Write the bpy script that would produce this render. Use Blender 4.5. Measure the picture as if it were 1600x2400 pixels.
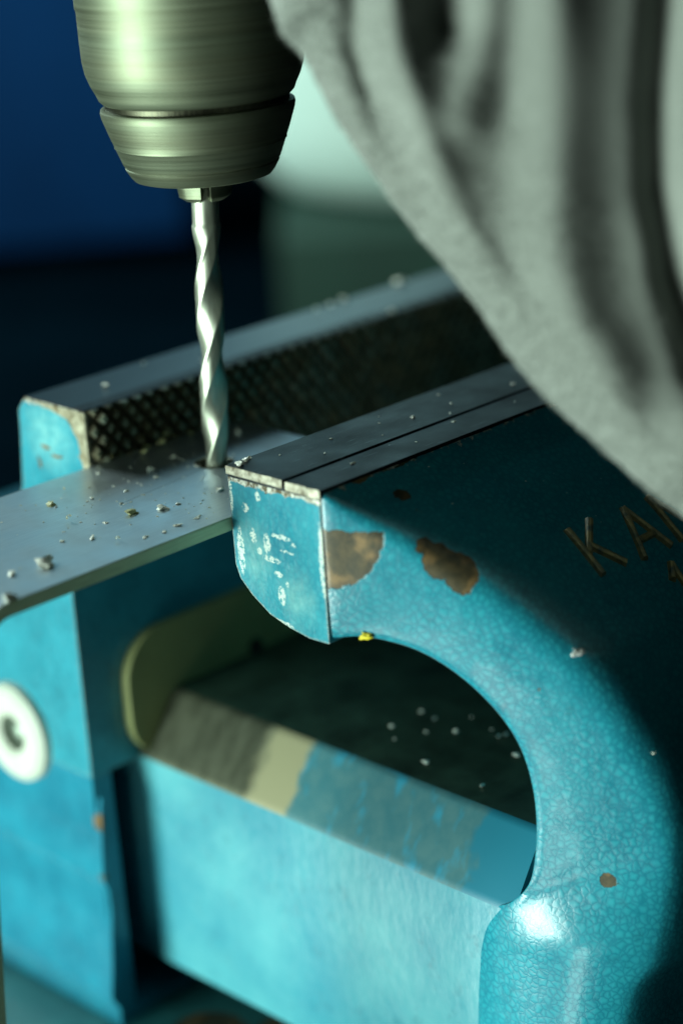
import bpy, bmesh, math, random
from mathutils import Vector, Matrix, noise as mn
# 1 Blender unit = 1 cm
S = bpy.context.scene
for o in list(bpy.data.objects): bpy.data.objects.remove(o)
S.unit_settings.scale_length = 0.01
COL = S.collection

# ------------------------------------------------------------------ camera
cam_d = bpy.data.cameras.new('camera'); cam = bpy.data.objects.new('camera', cam_d); COL.objects.link(cam)
cam_d.sensor_fit = 'VERTICAL'; cam_d.sensor_height = 36; cam_d.sensor_width = 24; cam_d.lens = 71.25
cam_d.clip_start = 1; cam_d.clip_end = 2000
CU = Vector((.698, -.713, -.061)).normalized(); CW = Vector((-.658, -.673, .337)).normalized()
CV = CW.cross(CU).normalized(); CU = CV.cross(CW).normalized()
m = Matrix((CU, CV, CW)).transposed().to_4x4(); m.translation = Vector((-24.599, -28.622, 12.288))
cam.matrix_world = m
cam_d.dof.use_dof = True; cam_d.dof.focus_distance = 36.9; cam_d.dof.aperture_fstop = .060
cam_d.dof.aperture_blades = 0
S.camera = cam

# ------------------------------------------------------------------ world, lamps, exposure
w = bpy.data.worlds.new('World'); S.world = w; w.use_nodes = True
bg = w.node_tree.nodes['Background']; bg.inputs[0].default_value = (.01, .05, .075, 1); bg.inputs[1].default_value = .04
S.view_settings.view_transform = 'Standard'; S.view_settings.look = 'None'
S.view_settings.exposure = 0; S.view_settings.gamma = 1
S.cycles.max_bounces = 6

def area(name, pos, target, sx, sy, power, col):
    l = bpy.data.lights.new(name, 'AREA'); l.shape = 'RECTANGLE'; l.size = sx; l.size_y = sy
    l.energy = power; l.color = col
    o = bpy.data.objects.new(name, l); COL.objects.link(o); o.location = pos
    o.rotation_euler = (Vector(target) - Vector(pos)).to_track_quat('-Z', 'Z').to_euler()
    return o
def pol(az, el, d, c=(0, 0, 0)):
    a, e = math.radians(az), math.radians(el)
    return (c[0] + d*math.cos(a)*math.cos(e), c[1] + d*math.sin(a)*math.cos(e), c[2] + d*math.sin(e))
# the big window to the left of the bench, and an added dim blue fill lamp behind it
area('window_light', pol(167, -10, 84), (0, 0, -3), 46, 34, 185000, (.80, 1, .89))
area('low_front_light', pol(200, -38, 80), (0, -2, -3), 20, 14, 9000, (.86, 1, .90))
area('rear_left_fill_light', pol(94, 31, 105), (0, 0, 0), 30, 20, 60000, (.82, 1, .93))  # added lamp that lightens upward faces and the tops of the swarf
area('back_fill_light', pol(50, 24, 110), (0, 0, 0), 56, 26, 4600, (.40, .84, .98))  # added to lay a blue sheen on the bar and jaw tops
area('background_fill_light', (10, 130, 40), (62, 75, -10), 50, 40, 82000, (.72, 1, .95))  # added lamp that brightens the crate, tub and box behind

# ------------------------------------------------------------------ helpers
def link(name, me, mats=None, parent=None):
    o = bpy.data.objects.new(name, me); COL.objects.link(o)
    if mats:
        for mm in (mats if isinstance(mats, (list, tuple)) else [mats]): me.materials.append(mm)
    if parent:
        o.parent = parent
        root = parent
        if parent.type == 'EMPTY': o.location = -Vector(parent.location)
    return o
def shade(me, angle=None):
    for p in me.polygons: p.use_smooth = True
    if angle is not None: me.set_sharp_from_angle(angle=math.radians(angle))
def bm_obj(name, bm, mats=None, parent=None, smooth=35, recalc=True):
    if recalc: bmesh.ops.recalc_face_normals(bm, faces=bm.faces)
    me = bpy.data.meshes.new(name); bm.to_mesh(me); bm.free()
    if smooth is not None: shade(me, smooth)
    return link(name, me, mats, parent)
def py_obj(name, vs, fs, mats=None, parent=None, smooth=35):
    bm = bmesh.new(); bv = [bm.verts.new(v) for v in vs]
    for f in fs:
        try: bm.faces.new([bv[i] for i in f])
        except ValueError: pass
    return bm_obj(name, bm, mats, parent, smooth)
def thing(name, label, cat, loc, group=None, kind=None):
    o = bpy.data.objects.new(name, None); COL.objects.link(o); o.location = loc
    o.empty_display_size = 1
    tag(o, label, cat, group, kind); return o
def tag(o, label=None, cat=None, group=None, kind=None):
    if label: o['label'] = label
    if cat: o['category'] = cat
    if group: o['group'] = group
    if kind: o['kind'] = kind
    return o
def bev(bm, w, seg=2, angle=25):
    es = [e for e in bm.edges if len(e.link_faces) == 2 and e.calc_face_angle(0) > math.radians(angle)]
    bmesh.ops.bevel(bm, geom=es, offset=w, segments=seg, profile=.5, affect='EDGES', clamp_overlap=True)
def add_box(bm, a, b):
    (x0, y0, z0), (x1, y1, z1) = a, b
    v = [bm.verts.new(p) for p in ((x0,y0,z0),(x1,y0,z0),(x1,y1,z0),(x0,y1,z0),(x0,y0,z1),(x1,y0,z1),(x1,y1,z1),(x0,y1,z1))]
    for f in ((0,3,2,1),(4,5,6,7),(0,1,5,4),(1,2,6,5),(2,3,7,6),(3,0,4,7)): bm.faces.new([v[i] for i in f])
def add_prism(bm, pts, x0, x1, axis='x'):
    """closed outline pts (2D) extruded along an axis"""
    def P(p, t):
        return (t, p[0], p[1]) if axis == 'x' else (p[0], t, p[1]) if axis == 'y' else (p[0], p[1], t)
    a = [bm.verts.new(P(p, x0)) for p in pts]; b = [bm.verts.new(P(p, x1)) for p in pts]
    n = len(pts)
    bm.faces.new(a); bm.faces.new(b[::-1])
    for i in range(n): bm.faces.new((a[i], b[i], b[(i+1) % n], a[(i+1) % n]))
def lathe(prof, axis_o, n=96, axis=None, cap=True):
    """profile of (r, z) revolved round a line through axis_o"""
    q = (Vector((0,0,1)).rotation_difference(Vector(axis)) if axis else None)
    vs, fs = [], []
    for r, z in prof:
        for i in range(n):
            a = 2*math.pi*i/n; p = Vector((r*math.cos(a), r*math.sin(a), z))
            if q: p = q @ p
            vs.append(p + Vector(axis_o))
    for j in range(len(prof)-1):
        for i in range(n):
            k = (i+1) % n; fs.append((j*n+i, j*n+k, (j+1)*n+k, (j+1)*n+i))
    if cap:
        fs.append(tuple(range(n))[::-1]); fs.append(tuple(range((len(prof)-1)*n, len(prof)*n)))
    return vs, fs

# ------------------------------------------------------------------ node helpers
class NT:
    def __init__(s, name):
        s.m = bpy.data.materials.new(name); s.m.use_nodes = True; s.t = s.m.node_tree
        s.b = s.t.nodes['Principled BSDF']
        s.tc = s.n('ShaderNodeTexCoord'); s.P = s.tc.outputs['Object']
    def n(s, ty, **kw):
        x = s.t.nodes.new(ty)
        for k, v in kw.items(): setattr(x, k, v)
        return x
    def set(s, sock, v):
        if isinstance(v, bpy.types.NodeSocket): s.t.links.new(v, sock)
        else: sock.default_value = v
    def math(s, op, a, b=0., c=None, clamp=False):
        x = s.n('ShaderNodeMath', operation=op, use_clamp=clamp); s.set(x.inputs[0], a); s.set(x.inputs[1], b)
        if c is not None: s.set(x.inputs[2], c)
        return x.outputs[0]
    def vm(s, op, a, b=(0,0,0)):
        x = s.n('ShaderNodeVectorMath', operation=op); s.set(x.inputs[0], a)
        if op == 'SCALE': s.set(x.inputs['Scale'], b)
        else: s.set(x.inputs[1], b)
        return x.outputs['Value'] if op in ('LENGTH', 'DOT_PRODUCT', 'DISTANCE') else x.outputs[0]
    def noise(s, scale, detail=3, rough=.5, vec=None, out='Fac', dist=0):
        x = s.n('ShaderNodeTexNoise'); s.set(x.inputs['Vector'], vec or s.P)
        x.inputs['Scale'].default_value = scale; x.inputs['Detail'].default_value = detail
        x.inputs['Roughness'].default_value = rough; x.inputs['Distortion'].default_value = dist
        return x.outputs['Fac' if out == 'Fac' else 'Color']
    def ramp(s, fac, stops, interp='LINEAR'):
        x = s.n('ShaderNodeValToRGB'); x.color_ramp.interpolation = interp; s.set(x.inputs[0], fac)
        e = x.color_ramp.elements
        while len(e) < len(stops): e.new(.5)
        for q, (p, c) in zip(e, stops):
            q.position = p; q.color = (c, c, c, 1) if isinstance(c, (int, float)) else (*c, 1)
        return x.outputs[0]
    def mix(s, f, a, b):
        x = s.n('ShaderNodeMix', data_type='RGBA'); s.set(x.inputs[0], f)
        for i, v in ((6, a), (7, b)): s.set(x.inputs[i], (*v, 1) if isinstance(v, tuple) and len(v) == 3 else v)
        return x.outputs[2]
    def mixf(s, f, a, b):
        x = s.n('ShaderNodeMix', data_type='FLOAT'); s.set(x.inputs[0], f); s.set(x.inputs[2], a); s.set(x.inputs[3], b)
        return x.outputs[0]
    def bump(s, h, strength=.3, dist=.1, nrm=None):
        x = s.n('ShaderNodeBump'); x.inputs['Strength'].default_value = strength; x.inputs['Distance'].default_value = dist
        s.set(x.inputs['Height'], h)
        if nrm: s.set(x.inputs['Normal'], nrm)
        return x.outputs[0]
    def sep(s, v=None):
        x = s.n('ShaderNodeSeparateXYZ'); s.set(x.inputs[0], v or s.P); return x.outputs
    def map(s, v=None, scale=(1,1,1), loc=(0,0,0), rot=(0,0,0)):
        x = s.n('ShaderNodeMapping'); s.set(x.inputs[0], v or s.P)
        x.inputs['Scale'].default_value = scale; x.inputs['Location'].default_value = loc; x.inputs['Rotation'].default_value = rot
        return x.outputs[0]
    def fin(s, color=None, rough=None, metal=None, normal=None, **kw):
        for k, v in (('Base Color', color), ('Roughness', rough), ('Metallic', metal), ('Normal', normal)):
            if v is not None: s.set(s.b.inputs[k], (*v, 1) if isinstance(v, tuple) and len(v) == 3 else v)
        for k, v in kw.items(): s.set(s.b.inputs[k.replace('_', ' ')], v)
        return s.m

def blob_field(s, blobs, amp=.05, nscale=7):
    """smallest normalised distance to any worn spot; each spot is (centre, radii, z ceiling or None)"""
    nv = s.noise(nscale, 3, .6, out='Color'); nv = s.vm('SUBTRACT', nv, (.5,.5,.5)); nv = s.vm('SCALE', nv, amp*4)
    p = s.vm('ADD', s.P, nv); pz = s.sep(p)[2]; py = s.sep()[1]
    acc = None
    for c, r, top in blobs:
        d = s.vm('LENGTH', s.vm('DIVIDE', s.vm('SUBTRACT', p, tuple(c)), tuple(r)))
        if top is not None: d = s.math('MAXIMUM', d, s.math('MULTIPLY_ADD', s.math('SUBTRACT', pz, top), 8, 1))
        if top is not None:
            d = s.math('MAXIMUM', d, s.math('MULTIPLY_ADD', s.math('ADD', py, 4.935), 12, 1))
        acc = d if acc is None else s.math('MINIMUM', acc, d)
    return acc

def paint(name, hammer=1., bigscale=.9, lumps=.8, top=None, blobs=(), pale=(), haze=(), base=((.005,.13,.195), (.020,.28,.345)), rough=.32, edge=0., tan=(.13,.085,.035), split=None):
    """blue hammered enamel; bare machined steel above z=top, worn spots down to primer and iron"""
    s = NT(name)
    vo = s.n('ShaderNodeTexVoronoi', feature='DISTANCE_TO_EDGE'); s.set(vo.inputs['Vector'], s.vm('ADD', s.P, s.vm('SCALE', s.noise(5, 2, out='Color'), .12)))
    vo.inputs['Scale'].default_value = 7.4
    cell = s.ramp(vo.outputs['Distance'], [(.0, 0.), (.12, .5), (.36, 1.)])
    fade_ = s.ramp(s.noise(.75, 4, .65), [(.34, .6), (.60, 1.)])
    cell = s.mixf(fade_, .62, cell)
    big = s.ramp(s.noise(bigscale, 3, .55), [(.35, 0.), (.7, 1.)])
    cf = s.math('MULTIPLY_ADD', cell, .75*hammer, s.math('MULTIPLY', big, 1-.75*hammer))
    col = s.mix(cf, base[0], base[1])
    grime = s.ramp(s.noise(2.2, 6, .7), [(.56, 0.), (.75, .5)])
    col = s.mix(grime, col, (.012, .085, .12))
    h = s.math('MULTIPLY_ADD', cell, .24*hammer, s.math('MULTIPLY', s.noise(4.6, 2, .5, s.map(scale=(1, 1, .7))), lumps))
    rg = s.math('MULTIPLY_ADD', s.noise(4, 3), .18, rough-.09)
    metal = 0.
    fine = s.noise(30, 4, .65)
    nn = s.noise(6, 4, .7)
    masks = []
    if haze:
        d = blob_field(s, haze, .12, 3)
        m0 = s.math('MULTIPLY', s.ramp(d, [(.3, 1.), (1.1, 0.)]), s.ramp(s.noise(4, 5, .7), [(.3, .15), (.65, .62)]))
        col = s.mix(m0, col, (.22, .50, .48))
    if pale:   # rubbed pale streaks
        d = blob_field(s, pale, .03, 12)
        m0 = s.ramp(d, [(.75, 1.), (1.05, 0.)]); col = s.mix(s.math('MULTIPLY', m0, s.ramp(s.noise(14,3,.7),[(.42,0.),(.5,1.)])), col, (.62, .72, .66))
    if blobs:
        d = blob_field(s, blobs, .045, 6); mk = s.ramp(d, [(.97, 1.), (1.0, 0.)])
        rim = s.ramp(d, [(.86, 0.), (.93, 1.)])
        bc = s.mix(s.ramp(s.noise(5, 4, .6), [(.35, 0.), (.65, 1.)]), (.03, .026, .012), tan)
        bc = s.mix(s.ramp(s.noise(1.7, 3, .6), [(.5, 0.), (.62, .7)]), bc, (.22, .13, .05))
        bc = s.mix(s.math('MULTIPLY', rim, .6), bc, (.035, .03, .018))
        col = s.mix(mk, col, bc); rg = s.mixf(mk, rg, .55); h = s.mixf(mk, h, s.math('MULTIPLY', fine, .15)); metal = s.mixf(mk, 0., .25)
        h = s.math('SUBTRACT', h, s.math('MULTIPLY', mk, 2.2))
    if edge > 0:
        bv = s.n('ShaderNodeBevel', samples=4); bv.inputs['Radius'].default_value = .10
        geo = s.n('ShaderNodeNewGeometry')
        dt = s.vm('DOT_PRODUCT', bv.outputs[0], geo.outputs['Normal'])
        e = s.math('ADD', s.math('SUBTRACT', 1, dt), s.math('MULTIPLY', s.math('SUBTRACT', nn, .5), .5))
        mk = s.ramp(e, [(.17/edge, 0.), (.20/edge, 1.)])
        ec = s.mix(s.ramp(fine, [(.4, 0.), (.6, 1.)]), (.16, .11, .05), (.62, .60, .50))
        col = s.mix(mk, col, ec); rg = s.mixf(mk, rg, .38); metal = s.mixf(mk, metal, .35)
    if top is not None:
        z = s.sep()[2]
        zz = s.math('MULTIPLY_ADD', s.math('SUBTRACT', nn, .5), .34, z)
        mk = s.ramp(s.math('SUBTRACT', zz, top - .13 - .5 + .09), [(.5, 0.), (.51, 1.)])
        mk2 = s.ramp(s.math('SUBTRACT', z, top - .43), [(.475, 0.), (.485, 1.)])       # the machined face itself
        rim = s.mix(s.ramp(s.noise(9, 4, .7), [(.42, 0.), (.58, 1.)]), (.10, .075, .035), (.66, .66, .58))
        col = s.mix(mk, col, rim); rg = s.mixf(mk, rg, .42); metal = s.mixf(mk, metal, .45)
        st = s.noise(3, 5, .65, s.map(scale=(.5, 9, 1)))
        col = s.mix(mk2, col, s.mix(s.ramp(st, [(.35, 0.), (.7, 1.)]), (.035, .045, .055), (.085, .095, .10)))
        rg = s.mixf(mk2, rg, s.math('MULTIPLY_ADD', st, .25, .2)); metal = s.mixf(mk2, metal, .95)
        h = s.mixf(mk, h, s.math('MULTIPLY', fine, .25)); h = s.mixf(mk2, h, s.math('MULTIPLY', st, .03))
    return s.fin(col, rg, metal, s.bump(h, .4, .025), Coat_Weight=.16, Coat_Roughness=.12)

def steel(name, c0, c1, rough=.3, metal=1., stretch=(1, 8, 1), spots=None, bumpd=.004, scale=4):
    s = NT(name)
    st = s.noise(scale, 6, .65, s.map(scale=stretch))
    fine = s.noise(22, 4, .6)
    col = s.mix(s.ramp(st, [(.32, 0.), (.68, 1.)]), c0, c1)
    if spots: col = s.mix(s.ramp(s.noise(2.4, 6, .72), [(.5, 0.), (.62, .85)]), col, spots)
    rg = s.math('MULTIPLY_ADD', st, .22, rough - .1)
    return s.fin(col, rg, metal, s.bump(s.math('ADD', st, s.math('MULTIPLY', fine, .4)), .5, bumpd))

def add_scratches(m, c):
    t = m.node_tree; b = t.nodes['Principled BSDF']; lk = b.inputs['Roughness'].links[0].from_socket
    tc = t.nodes.new('ShaderNodeTexCoord'); mp = t.nodes.new('ShaderNodeMapping'); t.links.new(tc.outputs['Object'], mp.inputs[0])
    mp.inputs['Rotation'].default_value = (0, 0, .5); mp.inputs['Scale'].default_value = (.9, 26, 1)
    n = t.nodes.new('ShaderNodeTexNoise'); n.inputs['Scale'].default_value = 1.6; n.inputs['Detail'].default_value = 3; t.links.new(mp.outputs[0], n.inputs['Vector'])
    n2 = t.nodes.new('ShaderNodeTexNoise'); n2.inputs['Scale'].default_value = 1.1; n2.inputs['Detail'].default_value = 5; t.links.new(tc.outputs['Object'], n2.inputs['Vector'])
    r = t.nodes.new('ShaderNodeValToRGB'); t.links.new(n.outputs['Fac'], r.inputs[0])
    r.color_ramp.elements[0].position = .66; r.color_ramp.elements[1].position = .72
    mm = t.nodes.new('ShaderNodeMath'); mm.operation = 'MULTIPLY'; t.links.new(r.outputs[0], mm.inputs[0]); t.links.new(n2.outputs['Fac'], mm.inputs[1])
    mx = t.nodes.new('ShaderNodeMix'); mx.data_type = 'RGBA'; t.links.new(mm.outputs[0], mx.inputs[0])
    t.links.new(b.inputs['Base Color'].links[0].from_socket, mx.inputs[6]); mx.inputs[7].default_value = (*c, 1)
    t.links.new(mx.outputs[2], b.inputs['Base Color'])
    ad = t.nodes.new('ShaderNodeMath'); ad.operation = 'MULTIPLY_ADD'; t.links.new(n2.outputs['Fac'], ad.inputs[0]); ad.inputs[1].default_value = .35
    sb = t.nodes.new('ShaderNodeMath'); sb.operation = 'SUBTRACT'; t.links.new(lk, sb.inputs[0]); sb.inputs[1].default_value = .17
    t.links.new(sb.outputs[0], ad.inputs[2]); t.links.new(ad.outputs[0], b.inputs['Roughness'])

def plain(name, c, rough=.6, metal=0., nscale=3, var=.35, bumpd=.01, **kw):
    s = NT(name)
    n = s.ramp(s.noise(nscale, 5, .6), [(.3, 0.), (.7, 1.)])
    col = s.mix(n, tuple(x*(1-var) for x in c), tuple(min(1, x*(1+var)) for x in c))
    return s.fin(col, rough, metal, s.bump(s.noise(nscale*5, 4), .4, bumpd), **kw)

# ------------------------------------------------------------------ the setting
M_bench = plain('dark_bench_top', (.001, .005, .009), .9, nscale=.15, Specular_IOR_Level=0.)
bm = bmesh.new(); add_box(bm, (-3.6, -9, -19), (170, 190, -17)); bev(bm, .4)
tag(bm_obj('workbench_top', bm, M_bench), kind='structure')
M_wall = plain('far_wall', (.002, .007, .014), .9, nscale=.05, Specular_IOR_Level=.1)
bm = bmesh.new()
dv = Vector((.70, .72, 0)).normalized(); side = Vector((dv.y, -dv.x, 0)); c0 = Vector((cam.location.x, cam.location.y, 0)) + dv*240
q = [c0 - side*160, c0 + side*160, c0 + side*160 + dv*4, c0 - side*160 + dv*4]
a = [bm.verts.new((p.x, p.y, -60)) for p in q]; b = [bm.verts.new((p.x, p.y, 140)) for p in q]
bm.faces.new(a); bm.faces.new(b)
for i in range(4): bm.faces.new((a[i], a[(i+1) % 4], b[(i+1) % 4], b[i]))
tag(bm_obj('wall', bm, M_wall, smooth=None), kind='structure')

def oriented_box(bm, c, half, az):
    ca, sa = math.cos(az), math.sin(az)
    n0 = len(bm.verts); add_box(bm, (-half[0], -half[1], -half[2]), half)
    bm.verts.ensure_lookup_table()
    for v in bm.verts[n0:]:
        x, y, z = v.co; v.co = (c[0] + x*ca - y*sa, c[1] + x*sa + y*ca, c[2] + z)
AZ = math.radians(-45)
# blue crate far behind on the bench
cr = thing('plastic_crate', 'blurred deep blue crate standing far behind the drill at the left', 'crate', (55.5, 93, -17))
M_blue = plain('blue_plastic', (.0002, .030, .115), .8, nscale=.1, var=.2, Specular_IOR_Level=.1)
bm = bmesh.new(); oriented_box(bm, (55.5, 93, -1), (18, 9, 14.5), math.radians(-40)); bev(bm, 1, 3)
bm_obj('crate_body', bm, M_blue, cr)
bm = bmesh.new(); oriented_box(bm, (55.5, 93, 14.2), (19, 10, 1.2), math.radians(-40)); bev(bm, .5, 2)
bm_obj('crate_rim', bm, M_blue, cr)
# pale tub, green box in front of it
tb = thing('plastic_tub', 'blurred pale round tub behind the drill chuck, beside the grey sleeve', 'tub', (66.5, 54, -10.4))
M_pale = plain('pale_plastic', (.52, .68, .62), .5, nscale=.1, var=.08)
vs, fs = lathe([(0.5, 0), (7.5, 0), (9.6, .5), (10.8, 1.8), (11.4, 4), (12.2, 16), (12.2, 26)], (66.5, 54, -10.4), 64)
py_obj('tub_body', vs, fs, M_pale, tb)
vs, fs = lathe([(12.2, 25.8), (13, 26), (13, 27.2), (12.2, 27.4)], (66.5, 54, -10.4), 64)
py_obj('tub_rim', vs, fs, M_pale, tb)
gb = thing('storage_box', 'blurred dull green box lying behind the vise jaws under the pale tub', 'box', (63, 55, -17))
M_green = plain('dull_green_paint', (.012, .055, .038), .7, nscale=.12, var=.25)
bm = bmesh.new(); oriented_box(bm, (69.5, 49.5, -13.8), (15, 14, 3.2), AZ); bev(bm, .8, 3)
bm_obj('box_body', bm, M_green, gb)
bm = bmesh.new(); oriented_box(bm, (62, 57, -10.4), (2.4, .5, .7), AZ); bev(bm, .3, 2)
bm_obj('latch', bm, M_green, gb)

# ------------------------------------------------------------------ the vise
V = thing('bench_vise', 'blue hammered enamel bench vise gripping the flat metal bar in its jaws', 'vise', (5.1, -1, -17))
XC = 5.1
JAW = [(('jaw',))]
neck_blobs = [
    ((-1.94, -4.92, .22), (1.12, 1.12, 1.10), .24),            # big wedge beside the jaw end
    ((-.50, -5.45, .40), (.26, .16, .26), None), ((-.52, -5.72, .22), (.24, .26, .18), None),
    ((-.98, -6.50, .02), (.22, .24, .20), None), ((-.87, -6.68, -.25), (.30, .34, .36), None),
    ((-.68, -7.0, -.42), (.30, .36, .42), None), ((-.70, -6.99, -.62), (.20, .22, .26), None),
    ((-.2, -7.81, -.73), (.11, .11, .12), None), ((.56, -9.06, -6.25), (.19, .19, .14), None), ((.63, -9.2, -6.4), (.10, .10, .16), None),
    ((-.9, -4.95, .9), (.3, .1, .06), None), ((.0, -4.95, .9), (.5, .08, .05), None),
    ((.14, -8.37, -3.76), (.04, .04, .04), None), ((-.05, -8.1, -2.6), (.04, .04, .04), None)]
pale_streaks = [
    ((-1.95, -3.15, -.25), (.2, .09, .16), None), ((-1.95, -3.5, -.32), (.2, .10, .22), None), ((-1.95, -3.9, -.12), (.2, .30, .05), None),
    ((-1.95, -3.6, -.6), (.2, .25, .07), None), ((-1.95, -3.75, -.85), (.2, .12, .06), None), ((-1.95, -3.8, -1.25), (.2, .11, .2), None),
    ((-1.95, -3.0, .25), (.2, .1, .1), None), ((-1.95, -3.35, .55), (.2, .07, .1), None), ((-1.95, -2.8, -.6), (.2, .1, .5), None), ((-1.95,-3.75,-1.80), (.2,.3,.07), None), ((-1.92,-4.90,-.35), (.12,.085,.8), None), ((-1.95,-4.0,-.38), (.2,.2,.03), None), ((-1.95,-4.2,-.2), (.2,.06,.05), None), ((-1.95,-3.95,-1.0), (.2,.05,.06), None), ((-1.95,-3.3,-.5), (.2,.08,.07), None), ((-1.95,-2.64,.5), (.08,.05,.5), None)]
M_front = paint('blue_hammered_enamel', .55, .9, 1.9, .72, neck_blobs, pale_streaks, edge=.9, base=((.010,.17,.25), (.045,.35,.42)), haze=[((-1.95, -3.1, -.6), (.3, .55, .9), None), ((-1.95, -4.2, -1.2), (.3, .6, .7), None)])
M_neck = paint('blue_hammered_arch', 1., .9, .8, .93, neck_blobs, (), edge=.62, tan=(.075, .055, .024))
M_rear = paint('blue_enamel_rear_jaw', .7, .9, 1.9, 1.03, [((-1.52, 3.35, .12), (.2, .16, .05), None), ((-1.52, 3.0, -.02), (.2, .2, .04), None), ((-1.52, 3.6, -.25), (.2, .05, .14), None)], edge=.62, base=((.014,.15,.20), (.03,.28,.36)), haze=[((-1.52, 3.2, .4), (.3, .9, .9), None)])
M_body = paint('blue_enamel_body', .25, .9, .8, None, [((-1.5, 3.05, -8.3), (.15, .15, .22), None), ((-1.5, 3.05, -9.6), (.12, .1, .12), None)], edge=0, base=((.008,.13,.20), (.014,.20,.285)), rough=.30)
M_beam = paint('blue_enamel_slide', .15, .33, .8, None, [], edge=0, base=((.022,.20,.27), (.085,.34,.38)), rough=.36)  # paler base stands in for the washed highlight along the beam side
M_hood = M_front

# --- front jaw block (its end is the nearest corner of the vise)
def blocky(name, prof, x0, x1, mat, parent, nx=40, bevw=.05, lump=.02, cell=.25):
    bm = bmesh.new(); add_prism(bm, prof, x0, x1)
    bev(bm, bevw, 3, 20)
    o = bm_obj(name, bm, mat, parent, 40)
    return o
J0, J1 = -1.94, 12.2
front_prof = [(-4.12, .965), (-4.87, .93), (-5.3, .55), (-5.3, -1.9), (-4.85, -1.90), (-4.1, -1.86), (-3.45, -1.72), (-2.95, -1.45), (-2.72, -1.1), (-4.12, -1.1)]
# jaw end: outline seen from the left, tapering back inside the neck
bm = bmesh.new()
out = [(-2.60, .88), (-4.93, .86), (-4.93, -1.90), (-4.45, -1.92), (-3.95, -1.84), (-3.45, -1.70), (-3.0, -1.42), (-2.72, -1.16), (-2.62, -.9)]
add_prism(bm, out, J0, J1); bev(bm, .13, 4, 20)
fj = bm_obj('front_jaw', bm, M_front, V, 40)
tag(fj, 'front jaw with chipped blue enamel end and worn bright top edge')
M_top = steel('machined_blue_steel', (.010, .013, .018), (.045, .048, .05), .42, 1., (.5, 9, 1))
add_scratches(M_top, (.30, .33, .34))
M_rim = steel('worn_bright_rim', (.10, .075, .04), (.62, .60, .48), .42, .45, (1, 1, 1), None, .02, 7)
def strip(name, x0, x1, y0, y1, z0, z1, parent, seed):
    """machined strip with a nibbled near end"""
    r = random.Random(seed); n_ = 9; pts = [(x1, y0), (x1, y1)]
    for k in range(n_+1): pts.append((x0 + (r.random()**2)*.03, y1 + (y0 - y1)*k/n_))
    bm = bmesh.new(); add_prism(bm, pts, z0, z1, 'z'); bev(bm, .022, 2, 50)
    o = bm_obj(name, bm, [M_top, M_rim], parent, 30)
    for p in o.data.polygons:
        if p.normal.x < -.4: p.material_index = 1
    return o
tag(strip('jaw_insert', J0 - .03, J1, -4.03, -2.59, .83, .985, fj, 3), 'dark steel insert strip on top of the front jaw')
strip('jaw_top', J0 - .026, J1, -4.95, -4.10, .80, .965, fj, 5)
# --- curved neck: stations of inner edge A and outer ridge B
A = [(-1.90,-4.6,-1.80),(-1.90,-4.86,-1.84),(-1.69,-5.32,-1.76),(-1.41,-5.78,-1.82),(-1.12,-6.26,-1.99),(-.84,-6.73,-2.31),(-.58,-7.17,-2.76),(-.35,-7.54,-3.31),(-.21,-7.78,-3.88),(-.13,-7.91,-4.54),(-.11,-7.95,-5.21),(-.13,-7.91,-5.9),(-.18,-7.78,-6.5),(-.25,-7.40,-6.98),(-.22,-6.9,-7.35),(-.20,-6.45,-8.3),(-.20,-6.3,-10.5),(-.20,-6.3,-12.4),(-.20,-6.3,-16.5)]
B = [(-1.90,-4.6,.94),(-1.90,-4.94,.90),(-1.61,-5.44,.60),(-1.31,-5.95,.33),(-.98,-6.51,.0),(-.6,-7.13,-.40),(-.2,-7.8,-.95),(.17,-8.41,-1.55),(.43,-8.84,-2.05),(.68,-9.27,-2.75),(.9,-9.64,-3.51),(1.09,-9.94,-4.39),(1.18,-10.1,-5.3),(1.2,-10.14,-6.2),(1.2,-10.12,-7.0),(1.08,-9.95,-7.8),(.9,-9.6,-8.6),(.82,-9.45,-10.5),(.82,-9.45,-16.5)]
B[-1] = (.82, -9.45, -16.5)
RB = [.05,.08,.22,.32,.40,.45,.5,.5,.5,.5,.5,.45,.4,.38,.36,.36,.4,.5,.5]
def cr(P, t):
    n = len(P) - 1; i = min(int(t), n-1); f = t - i
    g = lambda k: Vector(P[max(0, min(n, k))])
    p0, p1, p2, p3 = g(i-1), g(i), g(i+1), g(i+2)
    return .5*((2*p1) + (p2-p0)*f + (2*p0-5*p1+4*p2-p3)*f*f + (3*p1-p0-3*p2+p3)*f**3)
NS = 14; NB = 8; NXH = 40
def section(t):
    a, b = cr(A, t), cr(B, t); i = min(int(t), len(RB)-2); r = RB[i] + (RB[i+1]-RB[i])*(t-i)
    ab = b - a; L = ab.length; d = ab/L
    nout = Vector((-.857, -.514, 0))
    bulge = .07*min(1, t/5) + .56*(lambda q: q*q*(3 - 2*q))(max(0, min(1, (t - 12.1)/2.6)))
    pts = [a + Vector((.9, 0, 0)), a + Vector((.35, 0, 0)), a + Vector((.12, 0, 0)), a + Vector((.03, 0, 0)) + d*.015, a + d*.06]
    for k in range(1, NS):
        f = k/NS; s0 = .06 + (L - r - .06)*f
        pts.append(a + d*s0 + nout*bulge*math.sin(math.pi*min(1, s0/L))**.8)
    p1 = b - d*r + nout*bulge*math.sin(math.pi*max(0, 1-r/L))**.8; p2 = b + Vector((r*1.5, 0, 0))
    for k in range(NB+1):
        f = k/NB; pts.append(p1*(1-f)**2 + b*2*f*(1-f) + p2*f*f)
    return pts, a, b
def mirror(p): return Vector((2*XC - p.x, p.y, p.z))
T = []
for i in range(len(A)-1):
    for k in range(7): T.append(i + k/7)
T.append(len(A)-1.0001)
vs, fs, rows = [], [], []
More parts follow.
